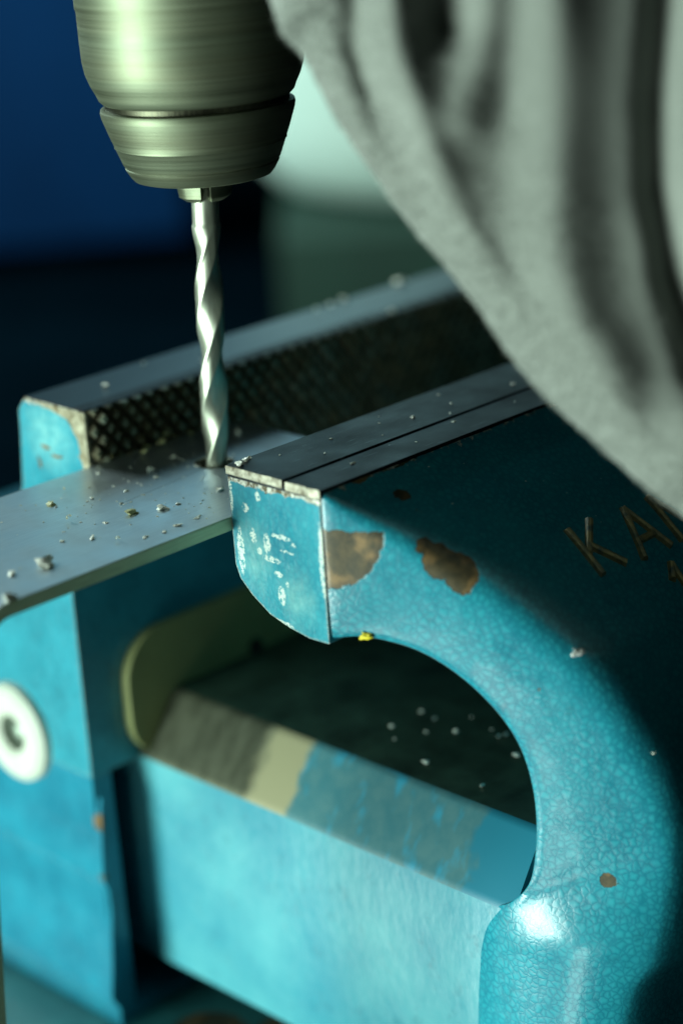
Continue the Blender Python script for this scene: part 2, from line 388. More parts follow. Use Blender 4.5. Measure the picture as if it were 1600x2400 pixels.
for t in T:
    pts, a, b = section(t)
    x2 = pts[-1].x; m_ = []
    for k in range(1, NXH): 
        f = k/NXH; m_.append(pts[-1].lerp(mirror(pts[-1]), f))
    full = pts + m_ + [mirror(p) for p in reversed(pts)]
    for p in full:    # cast lumps
        l = mn.noise(p*1.1)*.014 + mn.noise(p*3.1)*.007
        p += Vector((-.6, -.6, .4))*l
    rows.append((len(vs), len(full))); vs += full
n = rows[0][1]
for j in range(len(T)-1):
    for i in range(n):
        k = (i+1) % n; fs.append((j*n+i, j*n+k, (j+1)*n+k, (j+1)*n+i))
fs.append(tuple(range(n))); fs.append(tuple(range((len(T)-1)*n, len(T)*n)))
nk = py_obj('jaw_neck', vs, fs, M_neck, fj, 50)
tag(nk, 'curved blue arch with hammered paint and brown chips down to bare iron')

# --- cast lettering on the sloping front face
sd = Vector((0, -.78, -.62)).normalized(); up = -sd; xx = Vector((1, 0, 0)); nm = xx.cross(up).normalized()
M_letter = NT('brassy_worn_letter')
gg = M_letter.ramp(M_letter.noise(3.5, 3, .6), [(.3, 0.), (.6, 1.)])
M_letter = M_letter.fin(M_letter.mix(gg, (.02, .08, .10), (.46, .37, .17)), .4, M_letter.math('MULTIPLY', gg, .5))
def stroke(bm, p, q, wd=.095, h=.10):
    """one raised stroke, ridge shaped, in the face's own 2D frame"""
    p, q = Vector(p), Vector(q); d = (q-p).normalized(); s = Vector((-d.y, d.x))*wd
    p = p - d*wd*.6; q = q + d*wd*.6
    pr = [(-1, 0), (-.55, .8), (0, 1), (.55, .8), (1, 0)]
    ends = []
    for e, sg in ((p, 1), (q, -1)):
        ends.append([bm.verts.new(W2(e + s*a_ + d*sg*wd*.5*b_, b_*h - (.06 if b_ == 0 else 0))) for a_, b_ in pr])
    for i in range(4): bm.faces.new((ends[0][i], ends[0][i+1], ends[1][i+1], ends[1][i]))
    bm.faces.new(ends[0]); bm.faces.new(ends[1][::-1])
org = [Vector((2.35, -7.60, -1.27))]
BV = None
from mathutils.bvhtree import BVHTree
BV = BVHTree.FromPolygons([tuple(v) for v in vs], fs)
def W2(p, h):
    w_ = org[0] + xx*p.x + up*p.y
    hit = BV.ray_cast(w_ + nm*3, -nm)[0]
    return (hit if hit else w_) + nm*h
glyph = {
 'K': [((0, 0), (0, 1)), ((.62, 1), (.06, .45)), ((.2, .56), (.66, 0))],
 'A': [((0, 0), (.40, 1)), ((.40, 1), (.80, 0)), ((.17, .34), (.63, .34))],
 'N': [((0, 0), (0, 1)), ((0, 1), (.66, 0)), ((.66, 0), (.66, 1))],
 '1': [((.2, 0), (.2, 1)), ((.2, 1), (0, .75))]}
for ch, ox, oy in (('K', 1.90, -.2), ('A', 3.05, -.28), ('N', 4.2, -.28), ('1', 3.35, -1.6)):
    bm = bmesh.new(); org[0] = Vector((ox, -7.60, -1.27)) + up*oy
    for p, q_ in glyph[ch]: stroke(bm, p, q_)
    tag(bm_obj('letter', bm, M_letter, nk, 20), 'raised %s %s with rubbed brassy edges' % ('numeral' if ch == '1' else 'letter', ch))

# --- slide beam
bprof = [(-.22, -12.25), (-.22, -7.2), (-.12, -7.08), (.62, -5.98), (.78, -5.88), (9.4, -5.88), (9.6, -5.98), (10.3, -7.1), (10.42, -7.2), (10.42, -12.25)]
s = NT('worn_bevel')
y_ = s.math('ADD', s.sep()[1], s.math('MULTIPLY', s.noise(2.5, 3), .5))
c_ = s.mix(s.ramp(s.noise(3, 5, .6), [(.35, 0.), (.65, 1.)]), (.035, .135, .16), (.06, .16, .175))
bl = s.ramp(s.noise(1.6, 3, .5, s.map(scale=(1, 1.6, .6))), [(.54, 0.), (.70, .8)])
c_ = s.mix(bl, c_, (.02, .24, .36))
cream = s.ramp(s.math('MULTIPLY_ADD', y_, .1, .5), [(.366, 0.), (.382, 1.)])
c_ = s.mix(cream, c_, (.25, .24, .145))
bare = s.ramp(s.math('MULTIPLY_ADD', y_, .1, .5), [(.475, 0.), (.515, 1.)])
c_ = s.mix(bare, c_, s.mix(s.ramp(s.noise(1.4, 5, .6, s.map(scale=(1, 2.2, 1))), [(.35, 0.), (.65, 1.)]), (.10, .11, .075), (.17, .185, .13)))
bb = s.ramp(s.math('MULTIPLY_ADD', s.math('MULTIPLY_ADD', s.noise(1.8, 2), 1.6, s.sep()[1]), .1, .9), [(.350, 1.), (.384, 0.)])
c_ = s.mix(bb, c_, (.012, .15, .22))
M_bevel = s.fin(c_, .38, s.math('MULTIPLY', bare, .7))
M_oily = plain('oily_dark_green_top', (.018, .042, .030), .35, nscale=1.2, var=.5, metal=.2)
bm = bmesh.new(); add_prism(bm, bprof, -7.45, 6.5, 'y'); bev(bm, .05, 3, 20)
sb_ = bm_obj('slide_beam', bm, [M_beam, M_bevel, M_oily], V, 40)
tag(sb_, 'broad pale blue sliding beam with worn bevel and dark oily top')
for p in sb_.data.polygons:
    n_ = p.normal; p.material_index = 2 if n_.z > .92 else 1 if (n_.z > .22 and n_.x < 0) else 0

# --- rear jaw: casting, serrated insert
rx0, rx1 = -1.52, 12.2
rprof = [(2.17, 1.10), (3.86, 1.10), (4.12, .78), (4.16, .2), (4.3, -.9), (4.9, -1.9), (6.4, -3.2), (8, -4), (8, -7.25), (3.08, -7.25), (3.02, -2.3), (2.17, -1.35)]
bm = bmesh.new(); add_prism(bm, rprof, rx0, rx1); bev(bm, .09, 3, 20)
rj = bm_obj('rear_jaw', bm, M_rear, V, 40)
tag(rj, 'fixed rear jaw, blue enamel under a bright worn top')
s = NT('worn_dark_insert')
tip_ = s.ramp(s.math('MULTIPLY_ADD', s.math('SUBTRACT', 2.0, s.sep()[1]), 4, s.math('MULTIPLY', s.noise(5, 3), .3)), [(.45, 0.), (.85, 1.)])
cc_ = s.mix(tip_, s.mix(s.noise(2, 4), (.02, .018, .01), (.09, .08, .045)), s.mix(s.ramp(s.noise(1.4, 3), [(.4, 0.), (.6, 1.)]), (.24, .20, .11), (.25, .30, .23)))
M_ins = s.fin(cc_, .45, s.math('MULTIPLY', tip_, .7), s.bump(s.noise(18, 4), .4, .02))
ix0, ix1, iz0, iz1, iy = -1.50, 12.15, -1.25, 1.115, 1.93
bm = bmesh.new()
px = .36; pz = .225
# body behind the teeth
add_box(bm, (ix0, iy + .07, iz0), (ix1, 2.16, iz1))
# knurled pyramids: diamonds in staggered rows
nz = int((iz1 - iz0)/pz); x_ = ix0
row = 0; zc = iz1 - .02
while zc > iz0 + .05:
    xc = ix0 + .17 + (px/2 if row % 2 else 0)
    while xc < ix1 - .15:
        hw, hh = px*.5, pz*1.0
        jit = (random.Random(int(xc*977 + row*131)).random() - .5)
        k_ = [(xc - hw, zc), (xc, zc + hh), (xc + hw, zc), (xc, zc - hh)]
        k_ = [(x2, min(iz1, max(iz0, z2))) for x2, z2 in k_]
        b4 = [bm.verts.new((x2, iy + .075, z2)) for x2, z2 in k_]
        t4 = [bm.verts.new((xc + (x2 - xc)*.36 + jit*.03, iy - .085 - jit*.06, min(iz1 - .005, zc + (z2 - zc)*.36))) for x2, z2 in k_]
        for i in range(4):
            bm.faces.new((b4[i], b4[(i+1) % 4], t4[(i+1) % 4], t4[i]))
        bm.faces.new(t4)
        xc += px
    zc -= pz; row += 1
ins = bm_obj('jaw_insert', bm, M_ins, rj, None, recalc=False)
tag(ins, 'serrated steel insert with rows of worn diamond teeth')
bm = bmesh.new(); add_box(bm, (ix0 - .005, iy + .04, iz1 - .055), (ix1, 2.33, iz1 + .005)); bev(bm, .02, 2)
bm_obj('insert_top', bm, M_top, rj, 40)
bm = bmesh.new(); r = random.Random(12)
jag = [(1.97, -1.2), (1.97, iz1 - .05), (3.5, iz1 - .05), (3.3, .99), (3.0, .95), (2.8, .90)]
for z2, y2 in ((.85, 2.55), (.72, 2.42), (.6, 2.36), (.48, 2.27), (.33, 2.25), (.2, 2.22), (.12, 2.30), (.05, 2.2), (-.1, 2.16), (-.3, 2.2), (-1.2, 2.15)): jag.append((y2 + r.uniform(-.02, .02), z2))
add_prism(bm, jag, rx0 - .012, rx0 + .05); bev(bm, .008, 1)
M_end = steel('bare_bright_end', (.17, .15, .09), (.48, .46, .34), .42, .5, (1, 1, 1), (.12, .09, .04), .02, 5)
bm_obj('insert_end', bm, M_end, rj, 40)

# --- rear body, lower housing with opening and ledges
bm = bmesh.new()
add_box(bm, (rx0 + .01, 3.10, -17), (-1.0, 12, -7.1))
add_box(bm, (-1.02, 3.12, -17), (11.2, 12, -13.2))
add_box(bm, (11.2, 3.11, -17), (12.19, 12, -7.1))
add_box(bm, (rx0 + .02, 7.8, -7.3), (12.18, 12.2, -4.1))
bev(bm, .12, 3, 20)
rb = bm_obj('rear_body', bm, M_body, V, 40)
tag(rb, 'lower housing of the vise in glossy blue enamel')
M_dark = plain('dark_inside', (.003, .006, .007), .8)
bm = bmesh.new(); add_box(bm, (-.99, 6.4, -13.1), (11.1, 6.9, -7.0)); bm_obj('recess_shade_panel', bm, M_dark, rb)  # near-black panel stands in for the shade deep in the opening
# mouldings along the foot of the end face
led = [(-1.40 + (x + 1.40)*.42, z) for x, z in [(-1.40, -7.75), (-1.56, -8.1), (-1.72, -8.9), (-1.86, -9.55), (-1.80, -9.75), (-1.60, -9.95), (-1.58, -10.5), (-1.72, -11.0), (-1.95, -11.9), (-2.16, -12.45), (-2.16, -12.62), (-1.75, -12.9), (-1.66, -14.2), (-1.66, -17), (-1.40, -17)]]
bm = bmesh.new(); add_prism(bm, led, 2.98, 12.05, 'y'); bev(bm, .05, 3, 12)
tag(bm_obj('moulding', bm, M_body, rb, 60), 'stepped moulding along the foot of the housing')
bm = bmesh.new(); add_box(bm, (-3.4, -3.5, -17.02), (13.4, 13, -13.4)); bev(bm, .5, 4)
bm_obj('vise_base', bm, paint('teal_base_enamel', .2, .9, .8, None, [((-.5, 1.2, -13.4), (.9, 1.0, .3), None), ((.6, .2, -13.4), (.7, .5, .3), None)], base=((.02,.12,.13), (.04,.2,.2)), rough=.4, tan=(.12,.13,.09)), V, 40)

# --- guide plate round the slide
def rrect(x0, z0, x1, z1, r, n=8):
    pts = []
    for cx, cz, a0 in ((x1-r, z1-r, 0), (x0+r, z1-r, 90), (x0+r, z0+r, 180), (x1-r, z0+r, 270)):
        for k in range(n+1):
            a = math.radians(a0 + 90*k/n); pts.append((cx + r*math.cos(a), cz + r*math.sin(a)))
    return pts
M_plate = plain('olive_plate', (.22, .24, .10), .5, nscale=.8, var=.12)
bm = bmesh.new(); add_prism(bm, rrect(-.50, -7.3, 10.7, -4.36, 1.05), 2.80, 3.05, 'y'); bev(bm, .09, 3, 40)
gp = bm_obj('guide_plate', bm, M_plate, V, 40); tag(gp, 'olive guide plate with rounded corners round the beam')
for x_ in (3.15, 7.05):
    vs, fs = lathe([(.19, 0), (.19, .05), (.12, .05), (.12, .01)], (x_, 2.79, -5.75), 24, (0, -1, 0), True)
    py_obj('plate_hole', vs, fs, M_dark, gp)  # dark disc standing for a hole in the plate

# --- white washer with screw on the end face
wc = (-1.50, 5.55, -6.85)
M_white = plain('white_nylon', (.45, .49, .41), .5, nscale=3, var=.06)
vs, fs = lathe([(.42, .02), (.42, .2), (.52, .28), (.98, .28), (1.12, .18), (1.15, .02)], (wc[0]-.0, wc[1], wc[2]), 48, (-1, 0, 0), False)
ws = py_obj('washer', vs, fs, M_white, rj); tag(ws, 'white nylon washer on the blue housing')
vs, fs = lathe([(.42, -.1), (.42, .03), (.25, .03), (.24, .12), (.1, .16)], wc, 32, (-1, 0, 0), True)
py_obj('screw_head', vs, fs, steel('screw_steel', (.15, .2, .16), (.3, .36, .3), .35), ws)

# ------------------------------------------------------------------ flat bar with drilled hole, bent down at the left
s = NT('brushed_aluminium')
st = s.noise(2, 6, .7, s.map(scale=(.35, 14, 14))); sm = s.noise(1.1, 4, .6)
col = s.mix(s.ramp(st, [(.3, 0.), (.7, 1.)]), (.46, .54, .60), (.62, .69, .73))
col = s.mix(s.ramp(sm, [(.45, 0.), (.75, .35)]), col, (.26, .33, .36))
def scratch(s, col, p, q, wd, c):
    P_, Q_ = Vector(p), Vector(q); d = (Q_-P_); L = d.length; d = d/L; n_ = Vector((-d.y, d.x, 0))
    rel = s.vm('SUBTRACT', s.P, (P_.x, P_.y, 0))
    a_ = s.vm('DOT_PRODUCT', rel, (d.x, d.y, 0)); b_ = s.math('ABSOLUTE', s.vm('DOT_PRODUCT', rel, (n_.x, n_.y, 0)))
    mk = s.math('MULTIPLY', s.math('LESS_THAN', b_, wd), s.math('MULTIPLY', s.math('GREATER_THAN', a_, 0), s.math('LESS_THAN', a_, L)))
    return s.mix(s.math('MULTIPLY', mk, .8), col, c)
col = scratch(s, col, (-.02, 1.5), (0, .28), .03, (.8, .85, .85))
col = scratch(s, col, (-.3, -.1), (-2.6, -.35), .012, (.16, .2, .22))
col = scratch(s, col, (0, -.3), (.02, -1.6), .012, (.22, .26, .28))
mt = s.math('MULTIPLY_ADD', sm, 0, .85)
M_bar = s.fin(col, s.math('MULTIPLY_ADD', st, .16, .30), mt, s.bump(st, .4, .003))
add_scratches(M_bar, (.85, .90, .92))
M_edge = steel('sawn_bar_edge', (.50, .56, .34), (.66, .72, .46), .5, .15, (.4, 5, 5))
BAR = thing('flat_metal_bar', 'flat brushed aluminium bar clamped in the vise, bent down at its left end', 'metal bar', (-2, -.3, -.25))
TH = .25; HR = .375
bx0, bx1, by0, by1 = -6.88, 2.15, -2.59, 1.88
bm = bmesh.new(); N = 64
def sq(a, h=.9):
    c_, s_ = math.cos(a), math.sin(a); k_ = h/max(abs(c_), abs(s_)); return (c_*k_, s_*k_)
for zz, flip in ((0, False), (-TH, True)):
    inner = [bm.verts.new((HR*math.cos(2*math.pi*i/N), HR*math.sin(2*math.pi*i/N), zz)) for i in range(N)]
    outer = [bm.verts.new((*sq(2*math.pi*i/N), zz)) for i in range(N)]
    for i in range(N):
        k_ = (i+1) % N; f_ = (inner[i], outer[i], outer[k_], inner[k_]); bm.faces.new(f_ if not flip else f_[::-1])
    def rect(x0, y0, x1, y1):
        f_ = [bm.verts.new(p) for p in ((x0,y0,zz),(x1,y0,zz),(x1,y1,zz),(x0,y1,zz))]; bm.faces.new(f_ if not flip else f_[::-1])
    rect(bx0, by0, -.9, by1); rect(-.9, by0, .9, -.9); rect(-.9, .9, .9, by1); rect(.9, by0, bx1, by1)
    if zz == 0: topin = inner
    else:
        for i in range(N):
            k_ = (i+1) % N; f_ = bm.faces.new((topin[i], topin[k_], inner[k_], inner[i])); f_.material_index = 2
def wall(pts, mi=0):
    f_ = bm.faces.new([bm.verts.new(p) for p in pts]); f_.material_index = mi
e_ = .018
wall([(bx0, by0, 0), (bx1, by0, 0), (bx1, by0 - e_, -e_), (bx0, by0 - e_, -e_)], 1)
wall([(bx0, by0 - e_, -e_), (bx1, by0 - e_, -e_), (bx1, by0 - e_, -TH), (bx0, by0 - e_, -TH)], 1)
wall([(bx0, by0 - e_, -TH), (bx1, by0 - e_, -TH), (bx1, by0, -TH), (bx0, by0, -TH)])
wall([(bx0, by1, 0), (bx1, by1, 0), (bx1, by1, -TH), (bx0, by1, -TH)])
wall([(bx1, by0, 0), (bx1, by1, 0), (bx1, by1, -TH), (bx1, by0, -TH)], 1)
me = bpy.data.meshes.new('bar_plate'); bm.to_mesh(me); bm.free()
link('bar_plate', me, [M_bar, M_edge, plain('shaded_hole_wall', (.03, .03, .02), .7)], BAR)  # hole wall coloured near black in place of the shade inside it
# the bend and the leg hanging from it
R_ = .85; path = []
for k in range(13):
    a = math.radians(90 + 84*k/12); path.append((bx0 + R_*math.cos(a), -R_ + R_*math.sin(a), math.cos(a), math.sin(a)))
lx, lz, nx_, nz_ = path[-1]; dx_, dz_ = -nz_, nx_
for L_ in (4, 8, 14.5): path.append((lx + (-.085)*L_, lz - L_*.996, nx_, nz_))
vs, fs, mi = [], [], []
for q_i, (x2, z2, a_, b_) in enumerate(path):
    bw = by1 if q_i < 7 else -1.75
    for yy, th in ((by0, 0), (bw, 0), (bw, TH), (by0, TH), (by0 - e_, TH), (by0 - e_, e_)):
        vs.append((x2 - a_*th, yy, z2 - b_*th))
for j in range(len(path)-1):
    for i in range(6):
        k_ = (i+1) % 6; fs.append((j*6+i, j*6+k_, (j+1)*6+k_, (j+1)*6+i)); mi.append(1 if i in (4, 5, 3) else 0)
me = bpy.data.meshes.new('bar_leg'); me.from_pydata(vs, [], fs); me.update()
o = link('bar_leg', me, [M_bar, M_edge], BAR); me.polygons.foreach_set('material_index', mi); shade(me, 30)
o['label'] = 'end of the bar bent down towards the bench'
# burr round the hole
rr = random.Random(4); vs, fs = [], []; nb_ = 90
for i in range(nb_):
    a = 2*math.pi*i/nb_; h_ = .004 + .022*rr.random()**3; w_ = .02 + .015*rr.random()
    ca, sa = math.cos(a), math.sin(a)
    vs += [((HR-.004)*ca, (HR-.004)*sa, -.01), ((HR+.008)*ca, (HR+.008)*sa, h_), ((HR+w_)*ca, (HR+w_)*sa, .001)]
for i in range(nb_):
    k_ = (i+1) % nb_; fs += [(3*i, 3*k_, 3*k_+1, 3*i+1), (3*i+1, 3*k_+1, 3*k_+2, 3*i+2)]
M_burr = steel('bright_burr', (.6, .62, .52), (.85, .88, .76), .35, .8, (1, 1, 1))
py_obj('hole_burr', vs, fs, M_burr, BAR, 60)

# ------------------------------------------------------------------ drill chuck and bit
ax = Vector((.195, -.19, 0)); tip = Vector((0.045, -.045, 0))
tilt = Vector((.0166, -.0164, 1)).normalized()
s = NT('brushed_chuck_steel')
z = s.sep()[2]
rings = s.noise(1, 6, .72, s.map(scale=(.02, .02, 7)))
rings2 = s.noise(1, 5, .6, s.map(scale=(.05, .05, 2.2)))
gr = s.ramp(rings, [(.3, 0.), (.7, 1.)]); g2 = s.ramp(rings2, [(.35, 0.), (.65, 1.)])
col = s.mix(gr, (.085, .09, .055), (.21, .225, .155)); col = s.mix(s.math('MULTIPLY', g2, .5), col, (.17, .21, .15))
M_chuck = s.fin(col, s.math('MULTIPLY_ADD', rings, .3, .38), 1., s.bump(rings, .6, .012))
CH = thing('drill_chuck', 'brushed steel drill chuck hanging over the vise, holding the twist bit', 'drill chuck', tuple(ax + Vector((0, 0, 5.3))))
def chuck(name, prof, mat=M_chuck, n=128, parent=CH):
    vs, fs = lathe(prof, ax - Vector((0, 0, 0)), n)
    return py_obj(name, vs, fs, mat, parent, 30)
chuck('chuck_body', [(1.55, 7.06), (1.74, 7.08), (1.80, 7.14), (1.84, 7.24), (1.93, 7.42), (2.0, 7.62), (2.035, 7.85), (2.045, 8.2), (2.05, 8.75), (2.07, 8.80), (2.07, 9.6), (2.05, 9.7), (2.05, 13.6), (1.8, 14), (1.2, 14.2)])
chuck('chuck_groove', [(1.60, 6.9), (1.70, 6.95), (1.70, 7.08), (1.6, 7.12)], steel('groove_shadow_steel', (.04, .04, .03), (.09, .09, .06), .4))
chuck('chuck_nose', [(.50, 5.60), (1.18, 5.60), (1.28, 5.63), (1.34, 5.70), (1.42, 5.83), (1.435, 5.86), (1.425, 5.885), (1.46, 5.93), (1.58, 6.24), (1.60, 6.26), (1.60, 6.30), (1.66, 6.45), (1.78, 6.80), (1.80, 6.90), (1.785, 6.955), (1.72, 6.98), (1.5, 6.98)])
for k in range(3):
    bm = bmesh.new(); a0 = math.radians(50 + 120*k)
    prof = []
    M_ = Matrix.Rotation(a0, 4, 'Z')
    # jaw: wedge segment from r .25 to .55, tapering at tip
    def seg(z_, r0, r1, wa):
        return [M_ @ Vector((r*math.cos(t_), r*math.sin(t_), z_)) + ax for r, t_ in ((r0, -wa), (r1, -wa), (r1, -wa/3), (r1, wa/3), (r1, wa), (r0, wa))]
    L3 = [seg(5.17, .25, .36, .75), seg(5.26, .25, .50, .85), seg(5.62, .25, .56, .88)]
    vv = [[bm.verts.new(p) for p in s_] for s_ in L3]
    for j in range(2):
        for i in range(6): bm.faces.new((vv[j][i], vv[j][(i+1) % 6], vv[j+1][(i+1) % 6], vv[j+1][i]))
    bm.faces.new(vv[0]); bm.faces.new(vv[2])
    bev(bm, .015, 2); bm_obj('chuck_jaw', bm, M_chuck, CH, 35)
BIT = thing('twist_drill_bit', 'slender steel twist bit boring the hole through the flat bar', 'drill bit', (0, 0, 0))
M_bit = steel('ground_bit_steel', (.42, .45, .36), (.62, .66, .54), .42, 1., (6, 6, .7), None, .003, 3)
rb_ = .27; pitch = 3.85; NA = 96; vs, fs = [], []
zs = [-.32 + .04*i for i in range(int((5.6+.32)/.04) + 1)]
for z_ in zs:
    c_ = tip.lerp(ax, max(0, z_)/5.6)
    ph = 2*math.pi*z_/pitch + math.radians(-5)
    depth = max(0, min(1, (4.72 - z_)/.5)); depth = depth*depth*(3-2*depth)
    for i in range(NA):
        a = 2*math.pi*i/NA; r = rb_*(.935 if z_ > 4.7 else 1)
        u = math.cos((a - ph)*2)             # +1 at the lands
        th_ = ((a - ph) % math.pi)/math.pi     # 0..1 per land+flute
        fl = 0
        if .36 < th_ < .99:
            q_ = (th_ - .36)/.63; fl = math.sin(math.pi*q_)**.7*.27
        elif th_ >= .07: fl = .03
        vs.append((c_.x + r*(1 - fl*depth)*math.cos(a), c_.y + r*(1 - fl*depth)*math.sin(a), z_))
for j in range(len(zs)-1):
    for i in range(NA):
        k_ = (i+1) % NA; fs.append((j*NA+i, j*NA+k_, (j+1)*NA+k_, (j+1)*NA+i))
fs.append(tuple(range(NA)))
py_obj('fluted_shaft', vs, fs, M_bit, BIT, 40)

# ------------------------------------------------------------------ the sleeve
PER = thing('person', 'arm of the worker in a baggy grey fleece sleeve hanging in folds over the vise', 'person', (3.4, -8.8, 8.7))
s = NT('grey_fleece')
f1 = s.noise(7, 5, .8); f2 = s.noise(2.2, 3, .6)
col = s.mix(s.ramp(f1, [(.35, 0.), (.65, 1.)]), (.155, .17, .15), (.188, .204, .183))
M_fleece = s.fin(col, .95, 0, s.bump(f1, .5, .025), Sheen_Weight=.25, Sheen_Roughness=.6)
So = cam.location - CW*30.5; PPC = 155.7
edge_px = [(560,-330),(640,0),(700,80),(790,250),(880,382),(965,500),(1060,612),(1130,700),(1205,812),(1290,915),(1400,1015),(1540,1140),(1640,1215),(1900,1400)]
Kx = [((p[0]-800)/PPC, (1200-p[1])/PPC, 0) for p in edge_px]
def lc(pts): return [((x-800)/PPC, (1200-y)/PPC) for x, y in pts]
folds = [  # polyline, half width cm, height cm
 (lc([(840,-300),(835,0),(835,100),(875,250),(945,420),(1010,560)]), .24, -.30),
 (lc([(915,-300),(915,0),(930,150),(985,330),(1085,560),(1180,760),(1330,940)]), .32, .28),
 (lc([(1040,-300),(1035,0),(1040,150)]), .42, -.42),
 (lc([(1140,-300),(1140,0),(1125,150),(1085,290)]), .34, .22),
 (lc([(1195,-300),(1190,150),(1195,400),(1225,650)]), .46, -.16),
 (lc([(1275,-300),(1275,0),(1290,300),(1285,550),(1330,760),(1430,960)]), .5, .34),
 (lc([(1565,-300),(1550,0),(1535,250),(1540,450),(1575,650),(1640,860),(1730,1000)]), .28, -.62),
 (lc([(1600,-300),(1590,0),(1570,300),(1590,550),(1640,750)]), .40, .30),
 (lc([(1760,-300),(1750,300),(1800,800)]), .5, -.8)]
def segd(x, y, pts):
    best = 1e9; bt = 0
    for i in range(len(pts)-1):
        ax_, ay = pts[i]; bx_, by = pts[i+1]; dx, dy = bx_-ax_, by-ay; L2 = dx*dx + dy*dy
        t = max(0, min(1, ((x-ax_)*dx + (y-ay)*dy)/L2)); d = math.hypot(x-ax_-t*dx, y-ay-t*dy)
        if d < best: best = d; bt = (i+t)/(len(pts)-1)
    return best, bt
def cloth_h(x, y):
    h = 0
    for pts, wd, ht in folds:
        d, bt = segd(x, y, pts)
        if d < wd*3.2: h += ht*math.exp(-(d/wd)**2*.9)*(1 if bt < .75 or ht > 0 else 1 - .8*(bt - .75)/.25)
    return h
NT_, NSx = 150, 120
vs, fs = [], []
Wd = 11.; acr = Vector((.86, .50))   # across the sleeve in its own plane
for j in range(NT_+1):
    e = cr(Kx, (len(Kx)-1.0001)*j/NT_)
    e2 = Vector((e.x, e.y)) + Vector((-.6, -.3))*mn.noise(Vector((e.x*5, e.y*5, 0)))*.03
    for i in range(NSx*2):
        f = i/NSx
        if f <= 1: sd_ = Wd*(f**1.5); front = True
        else: sd_ = Wd*(1-(f-1)**1.0); front = False
        p = e2 + acr*sd_
        Rr = 1.1
        dd = sd_*.92
        rnd = math.sqrt(max(0, Rr*Rr - max(0, Rr - dd)**2))      # 0 at the edge to Rr inside
        if not front or f >= 1: k_ = 0
        else: k_ = min(1, dd/.5)
        big = math.sqrt(max(0, 1 - ((sd_ - Wd/2)/(Wd/2))**2))
        if front:
            hh = rnd*.75 + big*1.0 + cloth_h(p.x, p.y)*k_ + mn.noise(Vector((p.x*1.1, p.y*.5, 3)))*.10*k_
            if f == 1: hh = 0
        else: hh = -big*2.2 - min(rnd, .6)*.5
        vs.append(So + CU*p.x + CV*p.y + CW*(hh - 1.2))
n = NSx*2
for j in range(NT_):
    for i in range(n):
        k_ = (i+1) % n; fs.append((j*n+i, j*n+k_, (j+1)*n+k_, (j+1)*n+i))
fs.append(tuple(range(n))); fs.append(tuple(range(NT_*n, NT_*n+n)))
sl = py_obj('sleeve', vs, fs, M_fleece, PER, 80)
rp = random.Random(5); pv, pf = [], []
for _ in range(26000):
    j = rp.randrange(NT_); i = rp.choice((rp.randrange(1, 40), rp.randrange(1, 18), rp.randrange(2*NSx - 8, 2*NSx)))
    a_, b_, c_ = Vector(vs[j*n + i]), Vector(vs[(j+1)*n + i]), Vector(vs[j*n + (i+1) % n])
    p = a_ + (b_ - a_)*rp.random() + (c_ - a_)*rp.random(); nn_ = (c_ - a_).cross(b_ - a_)
    if nn_.length < 1e-9: continue
    nn_.normalize()
    if i < NSx and nn_.dot(CW) < 0: nn_ = -nn_
    if i > NSx and nn_.dot(CW) > 0: nn_ = -nn_
    d_ = (nn_ + Vector((rp.gauss(0, .7), rp.gauss(0, .7), rp.gauss(0, .7)))).normalized()*rp.uniform(.03, .11)
    t_ = Vector((rp.gauss(0, 1), rp.gauss(0, 1), rp.gauss(0, 1))).normalized()*.009
    k0 = len(pv); pv += [p - t_, p + t_, p + d_]; pf.append((k0, k0+1, k0+2))
me = bpy.data.meshes.new('fleece_pile'); me.from_pydata(pv, [], pf)
o = link('fleece_pile', me, M_fleece, sl); o['kind'] = 'stuff'

# ------------------------------------------------------------------ swarf
M_chip = plain('bright_swarf', (.93, .95, .84), .35, nscale=9, var=.05, metal=.0)
M_brass = plain('yellowish_swarf', (.66, .66, .34), .5, nscale=9, var=.15)
M_fleck = plain('white_fleck', (.8, .82, .76), .6)
M_yellow = plain('yellow_paint_fleck', (.75, .62, .03), .5)
def chip_bm(r, size, kind):
    bm = bmesh.new()
    if kind == 'curl':
        n_ = 10; turn = r.uniform(1.5, 3.5); R0 = size*.45; wd = size*.30; prev = None
        for i in range(n_):
            a = turn*i/(n_-1); x = R0*math.cos(a) + i*size*.05; z_ = R0*math.sin(a)*.8 + R0*.4; w2 = wd*(.6 + .4*r.random())
            cur = (bm.verts.new((x, -w2/2, z_)), bm.verts.new((x, w2/2, z_)))
            if prev: bm.faces.new((prev[0], cur[0], cur[1], prev[1]))
            prev = cur
        bmesh.ops.solidify(bm, geom=bm.faces[:], thickness=size*.06)
    else:
        bmesh.ops.create_icosphere(bm, subdivisions=2, radius=size*.5)
        o_ = Vector((r.random()*50, r.random()*50, 0))
        for v in bm.verts:
            v.co *= 1 + 1.5*mn.noise(v.co/size*2.2 + o_); v.co.z *= .62; v.co.x *= 1.25
            v.co.z = max(v.co.z, -size*.18)
            v.co.z += size*.18
    return bm
def chip(name, loc, size, kind, mat, label, cat, seed, group=None, rot=None):
    r = random.Random(seed); bm = chip_bm(r, size*.85, kind)
    o = bm_obj(name, bm, mat, None, 50); o.location = loc
    o.rotation_euler = rot if rot else (0, 0, r.uniform(0, 6.28))
    tag(o, label, cat, group); return o
G = 'crumbs of swarf on the flat bar'
